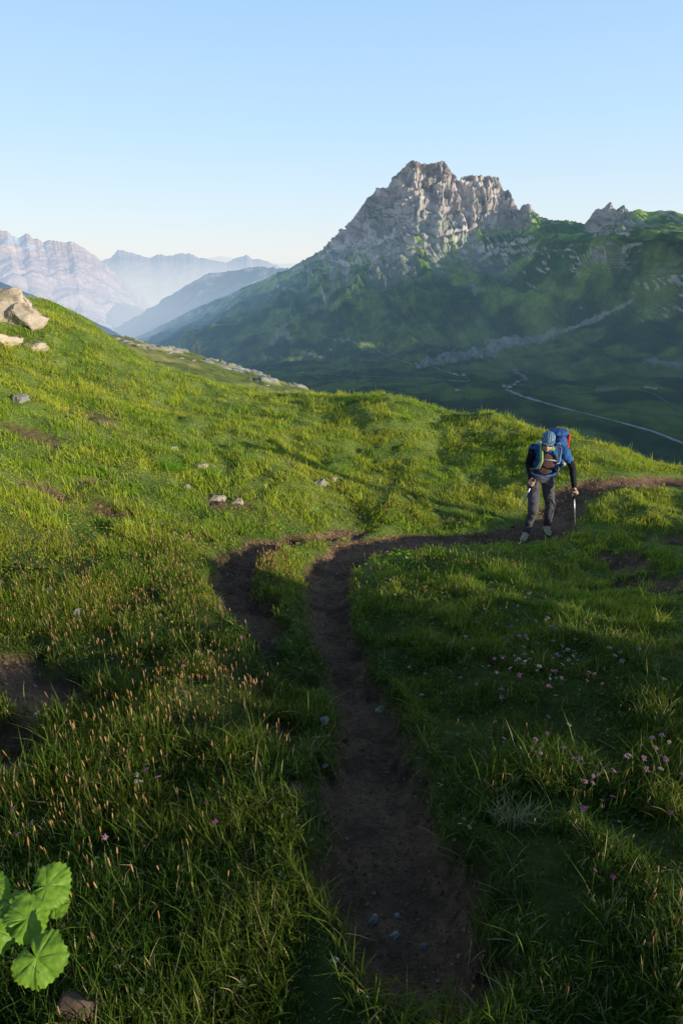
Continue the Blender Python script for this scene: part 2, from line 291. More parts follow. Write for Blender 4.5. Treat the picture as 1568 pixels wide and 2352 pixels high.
# ------------------------------------------------------------------ pink flowers, each a thing
M_stem=flat_mat('stem',(.12,.2,.03),scale=10);M_pink=flat_mat('pink_petals',(.72,.40,.52),(.55,.25,.38),60,.7,trans=.3);M_white=flat_mat('cream_petals',(.74,.66,.56),(.58,.48,.4),60,.7,trans=.3);M_mag=flat_mat('magenta_petals',(.52,.18,.36),(.38,.1,.26),60,.7,trans=.3)
def umbel(seed):
    r=random.Random(seed);bm=bmesh.new()
    for i in range(22):
        a=r.uniform(0,6.28);q=math.sqrt(r.random())*.015;x,y=q*math.cos(a),q*math.sin(a);z=.006-22*q*q+r.uniform(-.002,.002)
        k=5;vv=[bm.verts.new((x+.0038*math.cos(j*1.2566+a),y+.0038*math.sin(j*1.2566+a),z+r.uniform(0,.002))) for j in range(k)];c=bm.verts.new((x,y,z-.002))
        for j in range(k):bm.faces.new((c,vv[j],vv[(j+1)%k]))
    me=bpy.data.meshes.new('bloom');bm.to_mesh(me);bm.free();return me
def tube_bm(bm,pts,rad,seg=6):
    rings=[]
    for i,p in enumerate(pts):
        p=Vector(p);d=(Vector(pts[min(i+1,len(pts)-1)])-Vector(pts[max(i-1,0)])).normalized();u=d.orthogonal().normalized();w=d.cross(u);r=rad[i] if hasattr(rad,'__len__') else rad
        rings.append([bm.verts.new(p+(u*math.cos(2*math.pi*k/seg)+w*math.sin(2*math.pi*k/seg))*r) for k in range(seg)])
    for a,b in zip(rings[:-1],rings[1:]):
        for k in range(seg):bm.faces.new((a[k],a[(k+1)%seg],b[(k+1)%seg],b[k]))
    bm.faces.new(rings[0][::-1]);bm.faces.new(rings[-1])
bm=bmesh.new();tube_bm(bm,[(0,0,-.155),(.006,0,-.08),(0,0,0)],.0012,4);stem_me=bpy.data.meshes.new('stem');bm.to_mesh(stem_me);bm.free();stem_me.materials.append(M_stem)
umb={}
for k,mt in (('p',M_pink),('w',M_white),('m',M_mag)):
    umb[k]=umbel(ord(k));umb[k].materials.append(mt)
def flower(px,py,k,label,group):
    p=hit(px,py+14)
    for _ in range(5):
        if soil(np.array([p[0]]),np.array([p[1]]))[1][0]>.05 or group is None:break
        px+=R.choice((-40,40));p=hit(px,py+14)
    z=float(H(np.array([p[0]]),np.array([p[1]]))[0]);sc=R.uniform(.6,1.05)*(.52+.15*p[1])
    e=empty('meadow_flower',(p[0],p[1],z),R.uniform(0,6.28));e.rotation_euler[0]=R.uniform(-.15,.15);tag(e,label,'flower',group)
    for nm,me in (('stem',stem_me),('bloom',umb[k])):
        o=bpy.data.objects.new(nm,me);C.objects.link(o);o.parent=e;o.location=(0,0,.14);o.scale=(sc,sc,sc if nm=='bloom' else 1)
        if nm=='bloom':o.rotation_euler=(R.uniform(.1,.7),R.uniform(-.3,.3),0)
R=random.Random(12)
for i in range(80):
    flower(R.gauss(1250,105),R.gauss(1560,70),R.choice('ppppww'),*( 'pale pink or cream umbel flower in the drift right of the path below the hiker','flowers in the drift right of the path'))
for i in range(14): flower(R.gauss(1480,40),R.gauss(1790,18),R.choice('ppw'),'pink umbel flower in the small bunch at the right edge','flowers at the right edge')
for i in range(11): flower(R.gauss(1310,50),R.gauss(1830,30),'p','pink flower in the sparse patch below the main drift','flowers below the main drift')
for x,y,k in [(325,1832,'w'),(340,1838,'w'),(372,1842,'m'),(318,1855,'w'),(395,1795,'p'),(350,1822,'p')]: flower(x,y,k,'small umbel flower in the bunch left of the path','flowers in the left bunch')
for x,y in [(55,1922),(85,1965),(62,1978),(268,1990),(95,1672)]: flower(x,y,'p','pink flower near the left edge above the big leaves','flowers near the left edge')
for x,y in [(430,1668),(458,1640),(430,1590),(560,1512),(505,1962),(480,1915)]: flower(x,y,'m','magenta flower scattered in dark grass left of the path','flowers in the dark left grass')
for x,y in [(885,1355),(902,1354),(1318,1310),(1335,1318),(890,1280)]: flower(x,y,'p','pale flower in the lit grass right of the path bend','flowers beside the path bend')
for x,y in [(1385,1900),(1355,1930),(1310,1965),(1345,2105),(1390,2130),(1520,1935)]: flower(x,y,'m','dusky magenta flower low in the grass at lower right','flowers at lower right')
for x,y in [(8,1375),(70,1385),(22,1378)]: flower(x,y,'p','pale pink flower at the far left of the shaded slope','flowers at far left')
flower(968,1640,'w','single dry cream flower head standing on the path edge',None)
# ------------------------------------------------------------------ rocks
def rock(name,px,py,w,asp,seed,mat,label,cat='rock',group=None,P=None,sink=.3,flat=.6,sub_=4):
    p=P if P is not None else hit(px,py)
    fw=p[1]*CT+(EYE-p[2])*ST;r=w/F*fw/2
    z=float(H(np.array([p[0]]),np.array([p[1]]))[0]) if P is None else p[2]
    bm=bmesh.new();bmesh.ops.create_icosphere(bm,subdivisions=sub_,radius=1);rd=random.Random(seed)
    pl=[(Vector((rd.gauss(0,1),rd.gauss(0,1),rd.gauss(0,.8))).normalized(),rd.uniform(.4,.8)) for _ in range(15)]
    o=Vector((seed*3.1,seed*1.7,0))
    for v in bm.verts:
        d=v.co.copy()
        for nrm,h in pl:
            k=v.co.dot(nrm)
            if k>h:v.co-=nrm*(k-h)*.96
        v.co+=d*(mn.noise(d*1.3+o)*.22+mn.noise(d*4+o)*.09-abs(mn.noise(d*7+o))*.09+mn.noise(d*14+o)*.04)
        v.co=Vector((v.co.x*r*1.15,v.co.y*r*asp,v.co.z*r*flat*1.2))
    ob=bm_obj(name,bm,mat,smooth=True);ob.location=(p[0],p[1],z+r*flat*(1-2*sink)*.5);ob.rotation_euler=(0,0,rd.uniform(0,.6) if P is None else 0)
    tag(ob,label,cat,group);return ob
rock('boulder',30,748,150,.9,3,M_rock,'large pale cracked slab at the upper left hill crest',sink=.25,flat=.62,sub_=5)
rock('boulder',72,762,100,.8,14,M_rock,'angular pale block leaning against the right side of the large slab',sink=.25,flat=.85,sub_=5)
rock('boulder',86,799,74,.7,5,M_rock,'smaller pale rock lowest of the outcrop, at its right foot',sink=.3,flat=.45,sub_=5)
rock('boulder',6,790,84,.8,8,M_rock,'pale rock cut off by the left edge below the large slab',sink=.25,flat=.7,sub_=5)
for i,(x,y,w,l) in enumerate([(505,1138,50,'pale grey jagged rock, larger of the pair on the left slope'),(543,1150,32,'pale grey rock, smaller of the pair on the left slope'),(465,1085,36,'rounded tan rock on sunlit grass above the jagged pair'),(430,1118,24,'small mossy stone left of the jagged pair'),(400,1040,26,'small pale rock highest on the middle of the slope'),(735,1130,44,'flat brown rock in the grass left of the hiker'),(765,1120,26,'small pale rock touching the flat brown rock'),(48,932,46,'flat grey rock sunk in grass at the left edge'),(120,1374,50,'grey rock low in the shaded grass at left'),(178,1418,30,'little grey stone below the shaded grey rock')]):
    rock('rock',x,y,w,.8,20+i,M_rock if i in(0,1,2,4,6) else M_stone,l,sink=.25,flat=.65)
for i,(x,y,w,l,f) in enumerate([(857,2075,36,'largest pale rounded stone at the bottom of the path',.7),(910,2105,28,'bluish grey stone right of the largest path stone',.6),(975,2122,22,'small grey stone rightmost in the path hollow',.6),(912,2062,22,'thin flat stone above the bluish path stone',.3),(738,1862,17,'small whitish stone on the left path edge',.8),(745,1692,26,'dark upright stone on the left path rim',1.0),(873,1622,36,'flat tan stone bedded in the middle of the path',.25),(722,1650,20,'small dark stone above the upright stone',.6),(795,1890,15,'tiny pebble in the middle of the path',.6),(748,1770,15,'tiny grey pebble under the left bank',.6),(770,2245,22,'small stone near the bottom left of the path',.5),(1010,2200,13,'tiny pebble on the lower right of the path',.6),(860,2010,13,'tiny pebble above the largest path stone',.6)]):
    rock('stone',x,y,w,.8,50+i,M_stone,l,'stone',sink=.15,flat=f)
rock('rock',190,2352,150,.8,77,M_rockd,'brown rock poking into the bottom left corner',sink=.15,flat=.8)
# ------------------------------------------------------------------ big leafed plant
def leaf_bm(r,seed):
    bm=bmesh.new();nr_,ns=12,150;c=bm.verts.new((0,0,0));prev=None;rd=random.Random(seed);ph=rd.uniform(0,6)
    for i in range(1,nr_+1):
        t=i/nr_;ring=[]
        for k in range(ns+1):
            a=-math.pi+.16+(2*math.pi-.32)*k/ns
            R_=r*(1+.18*math.cos(a)+.06*math.sin(2*a+ph)+.05*math.sin(5*a+ph*2))*(1-.25*max(0,(abs(a)-2.5)))
            tooth=(abs((k*25/ns)%1-.5)*2);R_*=1-.075*tooth*t**3
            x,y=R_*t*math.cos(a),R_*t*math.sin(a)
            vein=abs(math.sin(a*3.5));v2=abs(math.sin(a*3.5+t*9*(1 if math.sin(a*7)>0 else -1)))
            z=.14*r*t*t*math.sin(a*2+ph)+.08*r*min(vein*2.2,1)*t*(1.1-t)*1.6+.03*r*min(v2*2,1)*t+.06*r*t*t*math.sin(a*7+ph)-.22*r*t*t+.05*r*mn.noise(Vector((x/r*4,y/r*4,seed)))
            ring.append(bm.verts.new((x,y,z)))
        if prev is None:
            for k in range(ns):bm.faces.new((c,ring[k],ring[k+1]))
        else:
            for k in range(ns):bm.faces.new((prev[k],ring[k],ring[k+1],prev[k+1]))
        prev=ring
    return bm
M_leaf=flat_mat('broad_leaf',(.27,.44,.04),(.16,.30,.03),45,.45,.7,.003,trans=.35)
p0=hit(20,2240);zr=float(H(np.array([p0[0]]),np.array([p0[1]]))[0]);pl=empty('broad_leaf_plant',(p0[0],p0[1],zr));tag(pl,'plant with large scalloped bright green leaves at the bottom left','plant')
for i,(x,y,Y,r,rx,ry,rz) in enumerate([(108,2035,1.02,.056,.35,.25,.3),(62,2112,.93,.06,.65,.45,1.2),(85,2200,.85,.06,.55,.45,-.5),(-12,2035,1.0,.05,.6,.2,2),(-10,2135,.9,.055,.5,.3,.9),(128,2082,1.0,.03,.4,-.1,.4),(30,2060,1.05,.035,.3,.3,2.4)]):
    q=at(x,y,Y);o=bm_obj('leaf',leaf_bm(r,i),M_leaf,pl);loc=Vector(q)-Vector((p0[0],p0[1],zr));o.location=loc;o.rotation_euler=(rx,ry,rz)
    bm=bmesh.new();tube_bm(bm,[(0,0,-.02),(loc.x*.5,loc.y*.5,loc.z*.6),tuple(loc-Vector((0,0,.002)))],.0025,6);bm_obj('leaf_stalk',bm,M_stem,pl)
def tuft(px,py,N,L,label,spread=.03,colr=(.13,.24,.04),Z=None):
    p=hit(px,py);X=np.clip(RNG.normal(p[0],spread,N),p[0]-2*spread,p[0]+2*spread);Y=np.clip(RNG.normal(p[1],spread,N),p[1]-2*spread,p[1]+2*spread)
    v,t,c=blades(X,Y,L*RNG.uniform(.5,1.1,N),np.full(N,.004),3,np.array(colr)*RNG.uniform(.6,1.3,(N,1)),1.1,Z);tag(mesh_np('grass_tuft',v,t,M_grass,c),label,'grass tuft')
tuft(730,1640,110,.16,'tall grass tuft growing on the left rim of the path',.03,(.2,.32,.05))
tuft(665,1520,260,.13,'broad dark grass tuft between the two soil tracks',.09,(.09,.19,.03))
tuft(1175,1930,120,.12,'pale dry grass tuft on the right bank of the path',.04,(.36,.34,.16))
tuft(395,1085,260,.24,'leafy green tuft on the sunlit slope left of the tan rock',.12,(.2,.45,.03))
# ------------------------------------------------------------------ lofted landscapes
def loft(cols,rows,subs):
    R_=[];PY=[]
    for yk,Yk in rows:
        y=np.interp(cols,[a for a,_ in yk],[b for _,b in yk]);Y=np.interp(cols,[a for a,_ in Yk],[b for _,b in Yk])
        R_.append(at(cols,y,Y));PY.append(y)
    G=[];T=[];PP=[]
    for i in range(len(rows)-1):
        for k in range(subs[i]):
            t=k/subs[i];G.append(R_[i]*(1-t)+R_[i+1]*t);T.append(i+t);PP.append(PY[i]*(1-t)+PY[i+1]*t)
    G.append(R_[-1]);T.append(len(rows)-1);PP.append(PY[-1])
    return np.array(G),np.array(T),np.array(PP)
def normals(G):
    a=np.gradient(G,axis=0);b=np.gradient(G,axis=1);nn_=np.cross(b,a);nn_/=np.linalg.norm(nn_,axis=-1,keepdims=True)+1e-9
    s=np.where(nn_[...,2:3]<0,-1,1);return nn_*s
def grid_faces(m,n):
    i=np.arange(m*n).reshape(m,n);return np.stack([i[:-1,:-1],i[:-1,1:],i[1:,1:],i[1:,:-1]],-1).reshape(-1,4)
def pxd(PX,PY,pts):
    best=np.full(PX.shape,9e9)
    for (x0,y0,w0),(x1,y1,w1) in zip(pts[:-1],pts[1:]):
        dx,dy=x1-x0,y1-y0;t=np.clip(((PX-x0)*dx+(PY-y0)*dy)/(dx*dx+dy*dy),0,1);best=np.minimum(best,np.hypot(PX-x0-t*dx,(PY-y0-t*dy)*1.5)/(w0+t*(w1-w0)))
    return best
cols=np.concatenate([np.linspace(150,700,190,endpoint=False),np.linspace(700,1480,760,endpoint=False),np.linspace(1480,2100,160)])
skyk=[(150,800),(310,776),(440,712),(560,660),(660,619),(700,595),(745,570),(770,546),(782,528),(797,526),(815,495),(835,465),(858,440),(864,433),(890,431),(900,408),(920,392),(930,378),(945,366),(958,371),(975,374),(1000,373),(1012,368),(1022,370),(1030,385),(1042,398),(1052,416),(1060,405),(1080,401),(1110,403),(1145,405),(1152,425),(1158,438),(1166,434),(1176,450),(1183,472),(1198,484),(1206,474),(1215,473),(1228,487),(1240,497),(1290,508),(1340,513),(1352,500),(1368,480),(1385,474),(1400,464),(1412,482),(1420,476),(1430,469),(1440,486),(1500,490),(1540,487),(1568,492),(1800,480),(2100,430)]
Yk=[(150,8600),(310,8000),(440,7200),(660,6000),(800,5300),(950,4900),(1150,4700),(1250,4300),(1340,4000),(1568,3300),(2100,2500)]
def dY(d):return [(a,b-d) for a,b in Yk]
def fY(d,lo):return [(a,b*d+lo) for a,b in Yk]
rows=[(skyk,Yk),
([(150,805),(310,782),(440,722),(660,628),(700,606),(760,575),(800,552),(850,505),(900,480),(950,462),(1010,448),(1060,470),(1120,462),(1190,497),(1215,492),(1240,506),(1340,521),(1368,502),(1400,494),(1430,496),(1500,498),(1568,503),(2100,470)],dY(130)),
([(150,812),(310,788),(440,730),(660,640),(700,622),(760,598),(800,585),(850,562),(900,535),(960,510),(1010,492),(1060,518),(1110,528),(1160,520),(1190,508),(1240,528),(1340,535),(1400,520),(1568,528),(2100,520)],dY(300)),
([(150,820),(310,795),(440,745),(660,662),(780,622),(850,606),(930,603),(1050,598),(1200,580),(1340,560),(1568,560),(2100,560)],dY(700)),
([(150,850),(310,815),(440,775),(660,735),(780,720),(930,705),(1050,690),(1200,670),(1340,650),(1568,630),(2100,620)],fY(.45,1350)),
([(150,900),(310,870),(440,860),(660,830),(780,815),(930,800),(1050,800),(1200,790),(1340,760),(1568,735),(2100,720)],fY(.25,1950)),
([(150,960),(660,890),(1100,870),(1568,850),(2100,840)],[(150,2500),(2100,2150)]),
([(150,1000),(660,960),(2100,950)],[(150,1680),(2100,1580)]),
([(150,1060),(2100,1060)],[(150,1200),(2100,1180)]),
([(150,1200),(2100,1200)],[(150,790),(2100,760)])]
SUBS=[72,60,54,48,44,32,22,16,10]
G,T,PYg=loft(cols,rows,SUBS)
PXg=np.repeat(cols[None],len(T),0);T2=np.repeat(T[:,None],len(cols),1)
Nn=normals(G);X,Y,Z=G[...,0],G[...,1],G[...,2]
rocky=np.interp(PXg,[150,600,720,780,1195,1240,1340,1360,1435,1455,1568,2100],[.05,.12,.5,1,1,.3,.12,.9,.85,.25,.25,.25])
ampc=np.interp(T2,[0,.12,1,2,3,4,5,6,9],[.2,.9,1,.8,.5,.45,.3,.06,.06])
wx=fbm(X/260,Z/200,4,2)*.6
rib=1-2*np.abs(fbm(X/130+wx,Z/420,3,11))**.8*1.4;rib2=-np.abs(fbm(X/48+wx*2,Z/200,4,14))*2
rib3=-np.abs(fbm(X/18+wx*3,Z/50,3,19))*2
iso=fbm(X/200,Z/150+Y/330,5,17);gul=ridged(X/260+Z/500+wx,Y/1300+wx,5,23)
disp=(rib*30*rocky+rib2*27*rocky+rib3*16*rocky+iso*42)*ampc*np.interp(T2,[0,2,3,5],[1,1,.35,.2])+(gul*52+fbm(X/420,Y/420,5,29)*40)*np.interp(T2,[0,1.5,2.5,4,5,6],[0,.25,.9,1.2,.8,.3])+fbm(X/90,Y/90,5,67)*18*np.interp(T2,[2,3,6,7],[0,1,1,.6])
lv=(Z/88+.0008*X+fbm(X/350,Y/500+Z/300,4,6)*1.5)%1
disp+=(np.where(lv<.75,lv/.75,(1-lv)/.25)-.5)*-30*rocky*np.interp(T2,[0,.1,2.8,3.2],[0,1,1,0])
G2=G+Nn*disp[...,None]
jag=fbm(cols/15,cols*0,3,5)*8+fbm(cols/4,cols*0,3,8)*8
G2[...,2]+=(jag*np.interp(cols,[600,780,1440,1500],[.4,1,1,.4]))[None]*np.exp(-T2*7)
N2=normals(G2);st=1-np.abs(N2[...,2])
rk=np.interp(T2,[0,1,1.8,2.0,2.4,3,4,5],[1.0,.75,.6,.4,.2,.02,-.12,-.3])*np.interp(rocky,[0,1],[.3,1])+(st-.45)*np.interp(T2,[0,3,4,9],[1.1,1.2,.9,.3])+fbm(X/160,Y/160+Z/90,5,43)*.45
rk=sm(.3,.48,rk)
fan=sm(.0,.35,ridged(X/110+wx*.6,Y/2600,3,83))*np.interp(T2,[1.0,1.5,2.3,3.2,3.7],[0,.8,1,.7,0])*np.interp(PXg,[640,760,1100,1230],[0,1,1,0])
sc1=sm(1.15,.6,pxd(PXg,PYg,[(960,850,6),(1050,828,16),(1130,810,18),(1230,785,15),(1330,752,10),(1450,698,5)])+fbm(PXg/12,PYg/7,4,4)*.9)*(.55+.45*sm(-.3,.3,fbm(PXg/5,PYg/4,3,14)))
sc2=0
for pts in ([(1370,590,5),(1410,600,9),(1440,625,4)],[(1430,515,10),(1500,520,12)],[(1500,640,5),(1568,605,9),(1640,570,10)],[(1085,660,7),(1090,680,5)],[(620,800,5),(650,760,12),(670,790,6)],[(700,820,8),(740,825,5)],[(1370,905,8),(1410,905,8)],[(1480,830,8),(1560,835,8)],[(1180,850,6),(1210,870,4)]):
    sc2=np.maximum(sc2,sm(1.3,.5,pxd(PXg,PYg,pts)+fbm(PXg/7,PYg/5,3,44)*.9)*.6)
rc=np.array([.54,.45,.395])*(.62+.6*sm(-.5,.5,fbm(X/60,Z/60,5,61)))[...,None]
gr=np.array([.05,.09,.022])+(np.array([.19,.25,.045])-np.array([.05,.09,.022]))*sm(-.3,.35,fbm(X/150,Y/150,6,63))[...,None]
gr=gr*np.interp(T2,[1,2,3,5,9],[2.1,1.9,1.3,.8,.7])[...,None]  # green lightened higher up, sunlight on the upper slopes put into the colour
col=gr+(rc-gr)*rk[...,None];scr=np.maximum(np.maximum(sc1*.8,sc2*.8),fan*.85*(1-rk))[...,None];col=col+(np.array([.42,.37,.325])-col)*scr
sky=G2[0];back1=sky+np.array([0,260,-240]);back2=sky+np.array([0,900,-700])
G3=np.concatenate([back2[None],back1[None],G2],0);C3=np.concatenate([col[:1],col[:1],col],0)
nc=len(cols);split=2+sum(SUBS[:5])
tag(mesh_np('mountain',G3[:split+1].reshape(-1,3),grid_faces(split+1,nc),M_far,C3[:split+1].reshape(-1,3)),kind='structure')
tag(mesh_np('valley_floor',G3[split:].reshape(-1,3),grid_faces(len(G3)-split,nc),M_far,C3[split:].reshape(-1,3)),kind='structure')
lo_=split-SUBS[4];Gb=G3[lo_:];bvh=BVHTree.FromPolygons(Gb.reshape(-1,3).tolist(),grid_faces(len(Gb),nc).tolist())
def vhit(px,py):
    d=Vector(at(px,py,1000.))-Vector((0,0,EYE));r=bvh.ray_cast(Vector((0,0,EYE)),d.normalized());return r[0]
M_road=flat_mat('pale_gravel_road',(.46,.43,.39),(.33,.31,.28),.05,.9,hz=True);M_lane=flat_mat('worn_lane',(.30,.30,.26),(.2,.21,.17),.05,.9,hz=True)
def road(pts,w,name='road',mt=None):
    xs=[];
    for (a,b),(c,d) in zip(pts[:-1],pts[1:]):
        k=max(2,int(math.hypot(c-a,d-b)/5))
        for i in range(k):xs.append((a+(c-a)*i/k,b+(d-b)*i/k))
    xs.append(pts[-1]);P=[vhit(*q) for q in xs];P=[p for p in P if p];vs=[]
    P2=[sum((P[max(0,min(len(P)-1,i+j))] for j in(-1,0,1)),Vector((0,0,0)))/3 for i in range(len(P))]
    for i,p in enumerate(P2):
        d=(P2[min(i+1,len(P2)-1)]-P2[max(i-1,0)]);d.z=0;d.normalize();s=Vector((d.y,-d.x,0))
        for sgn in(-1,1):
            q=p+s*w/2*sgn;h=bvh.ray_cast(q+Vector((0,0,200)),Vector((0,0,-1)));vs.append((q.x,q.y,(h[0].z if h[0] else q.z)+1.8))
    f=[(2*i,2*i+1,2*i+3,2*i+2) for i in range(len(P2)-1)]
    tag(mesh_np(name,np.array(vs),np.array(f),mt or M_road),kind='structure')
road([(1160,895),(1200,912),(1290,938),(1400,965),(1500,993),(1568,1020),(1640,1045)],10)
road([(1160,895),(1172,884),(1190,876),(1210,868),(1195,860),(1150,852),(1080,846),(1000,838),(960,842)],6,'road',M_lane)
road([(640,856),(720,858),(800,863),(900,868),(1000,872),(1080,878),(1068,866),(1030,856),(990,842)],6,'road',M_lane)
road([(725,762),(740,775),(790,782),(850,795),(880,812),(900,822),(960,842)],4,'track',M_lane)
road([(1460,895),(1500,905),(1530,925),(1568,945)],4,'track',M_lane)
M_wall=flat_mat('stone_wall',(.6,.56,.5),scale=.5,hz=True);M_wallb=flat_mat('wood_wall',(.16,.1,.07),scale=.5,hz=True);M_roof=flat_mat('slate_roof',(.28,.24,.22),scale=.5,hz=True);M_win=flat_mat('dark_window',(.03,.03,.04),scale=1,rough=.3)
def house(px,py,w,l,h,rz,lab,grp,wm):
    p=vhit(px,py);e=empty('house',(p.x,p.y,p.z-.5),rz);tag(e,lab,'house',grp)
    bm=bmesh.new();r=h*.45
    a=[bm.verts.new(v) for v in [(-w,-l,0),(w,-l,0),(w,l,0),(-w,l,0),(-w,-l,h),(w,-l,h),(w,l,h),(-w,l,h),(0,-l,h+r),(0,l,h+r)]]
    for f in [(0,1,5,8,4),(2,3,7,9,6),(0,4,7,3),(1,2,6,5),(0,3,2,1)]:bm.faces.new([a[i] for i in f])
    bm_obj('wall',bm,wm,e,False)
    bm=bmesh.new();k=1.14
    for s in(-1,1):
        q=[bm.verts.new(v) for v in [(0,-l*k,h+r+.3),(0,l*k,h+r+.3),(s*w*k,l*k,h-.1*r+.3),(s*w*k,-l*k,h-.1*r+.3),(0,-l*k,h+r-.05),(0,l*k,h+r-.05),(s*w*k,l*k,h-.1*r-.05),(s*w*k,-l*k,h-.1*r-.05)]]
        for f in [(0,1,2,3),(4,7,6,5),(0,3,7,4),(1,5,6,2),(2,6,7,3)]:bm.faces.new([q[i] for i in f])
    bm_obj('roof',bm,M_roof,e,False)
    for x in(-w*.45,w*.45):
        bm=bmesh.new();bmesh.ops.create_cube(bm,size=1)
        for v in bm.verts:v.co=Vector((v.co.x*w*.35+x,v.co.y*.2-l,v.co.z*h*.3+h*.55))
        bm_obj('window',bm,M_win,e,False)
for i,(x,y,s) in enumerate([(1158,888,1.),(1170,890,1.2),(1188,878,.9),(1180,884,.8)]):house(x,y,4*s,6*s,5*s,.5+i*.4,'tiny pale house in the hamlet at the valley road bend','houses at the road bend',M_wall)
for i,(x,y) in enumerate([(1485,890),(1500,893)]):house(x,y,5,9,4,1.2+i*.1,'long barn in the meadow at the right edge of the valley','barns at the right of the valley',M_wall)
for i,(x,y) in enumerate([(955,836),(1065,862),(1045,860),(1050,897)]):house(x,y,5,7,5,.3*i,'tiny pale house near the middle of the valley floor','houses mid valley',M_wall)
for i,(x,y) in enumerate([(770,782),(790,784),(800,780),(760,804)]):house(x,y,6,8,6,.7*i,'tiny farmhouse on the shaded slope beyond the valley','farmhouses on the far slope',M_wall)
for i,(x,y) in enumerate([(1030,800),(1045,803),(1052,798),(1040,808),(1335,823)]):house(x,y,5,7,5,.5*i,'dark wooden hut beside the pale scree slope','huts beside the scree',M_wallb)
# hillside between the meadow crest and the valley, with rocky ridge on the left
cm=np.linspace(-500,2100,640)
rowsm=[([(-500,760),(0,775),(240,830),(450,905),(700,960),(850,1000),(1000,1060),(1300,1180),(1568,1300),(2100,1400)],[(-500,38),(2100,38)]),
([(-500,745),(0,760),(240,805),(330,850),(450,885),(560,915),(700,945),(850,1010),(1000,1090),(1300,1200),(1568,1320),(2100,1420)],[(-500,80),(2100,80)]),
([(-500,720),(0,740),(240,772),(280,776),(330,789),(370,797),(410,806),(450,815),(500,830),(545,845),(600,860),(650,876),(700,893),(760,915),(850,1020),(1000,1110),(1300,1220),(1568,1330),(2100,1430)],[(-500,330),(700,290),(2100,260)]),
([(-500,1150),(240,1150),(700,1150),(2100,1380)],[(-500,480),(2100,420)]),
([(-500,1215),(2100,1215)],[(-500,800),(2100,800)])]
Gm,Tm,PYm=loft(cm,rowsm,[20,140,40,20]);Tm2=np.repeat(Tm[:,None],len(cm),1);PXm=np.repeat(cm[None],len(Tm),0);Xm,Ym=Gm[...,0],Gm[...,1]
rkm=sm(.1,.22,fbm(Xm/7,Ym/22,6,105)+.3*sm(1.6,1.95,Tm2)*sm(520,300,PXm)+.35*np.exp(-((PXm-590)/45)**2)-.2)*sm(1.1,1.4,Tm2)
Gm[...,2]+=fbm(Xm/14,Ym/30,5,101)*1.6*sm(.3,1.2,Tm2)+ridged(Xm/6,Ym/14,3,103)*.6*sm(.8,1.5,Tm2)*sm(760,700,PXm)+rkm*(.7+1.2*ridged(Xm/3,Ym/6,4,109,True))
cg=np.array([.18,.22,.045])+(np.array([.36,.33,.1])-np.array([.18,.22,.045]))*sm(-.4,.4,fbm(Xm/8,Ym/20,4,107))[...,None]
cmn=cg+(np.array([.44,.4,.34])-cg)*rkm[...,None]
tag(mesh_np('hillside',Gm.reshape(-1,3),grid_faces(len(Tm),len(cm)),M_mid,cmn.reshape(-1,3)),kind='structure')
bvm=BVHTree.FromPolygons(Gm.reshape(-1,3).tolist(),grid_faces(len(Tm),len(cm)).tolist())
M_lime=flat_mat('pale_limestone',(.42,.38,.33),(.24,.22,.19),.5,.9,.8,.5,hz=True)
for i,(x,y,w) in enumerate([(268,779,24),(288,784,30),(318,792,22),(345,801,30),(385,811,24),(415,823,22),(440,829,28),(575,869,18),(592,877,28),(612,885,18)]):
    d=Vector(at(x,y,100.))-Vector((0,0,EYE));r=bvm.ray_cast(Vector((0,0,EYE)),d.normalized())
    if r[0]:rock('limestone_outcrop',x,y,w,1.2,200+i,M_lime,'weathered pale limestone outcrop on the rocky ridge behind the meadow','rock','limestone outcrops on the rocky ridge',P=tuple(r[0]),flat=.25,sink=.4)
M_steel=flat_mat('weathered_steel',(.2,.2,.2),scale=2)
for x,lab in((446,'left of two tiny lattice masts on the rocky ridge'),(458,'right of two tiny lattice masts on the rocky ridge')):
    p=at(x,812,300.);e=empty('power_pylon',tuple(p));e.location.z=p[2]-1.5;tag(e,lab,'pylon')
    bm=bmesh.new()
    for s in(-1,1):tube_bm(bm,[(s*.45,0,-1),(s*.3,0,6.2)],.1,4)
    for k in range(4):tube_bm(bm,[(-.45,0,k*1.5),(.42,0,k*1.5+1.5)],.06,4)
    bm_obj('mast',bm,M_steel,e);bm=bmesh.new();tube_bm(bm,[(-1.3,0,5.6),(1.3,0,5.6)],.1,4);bm_obj('crossarm',bm,M_steel,e)
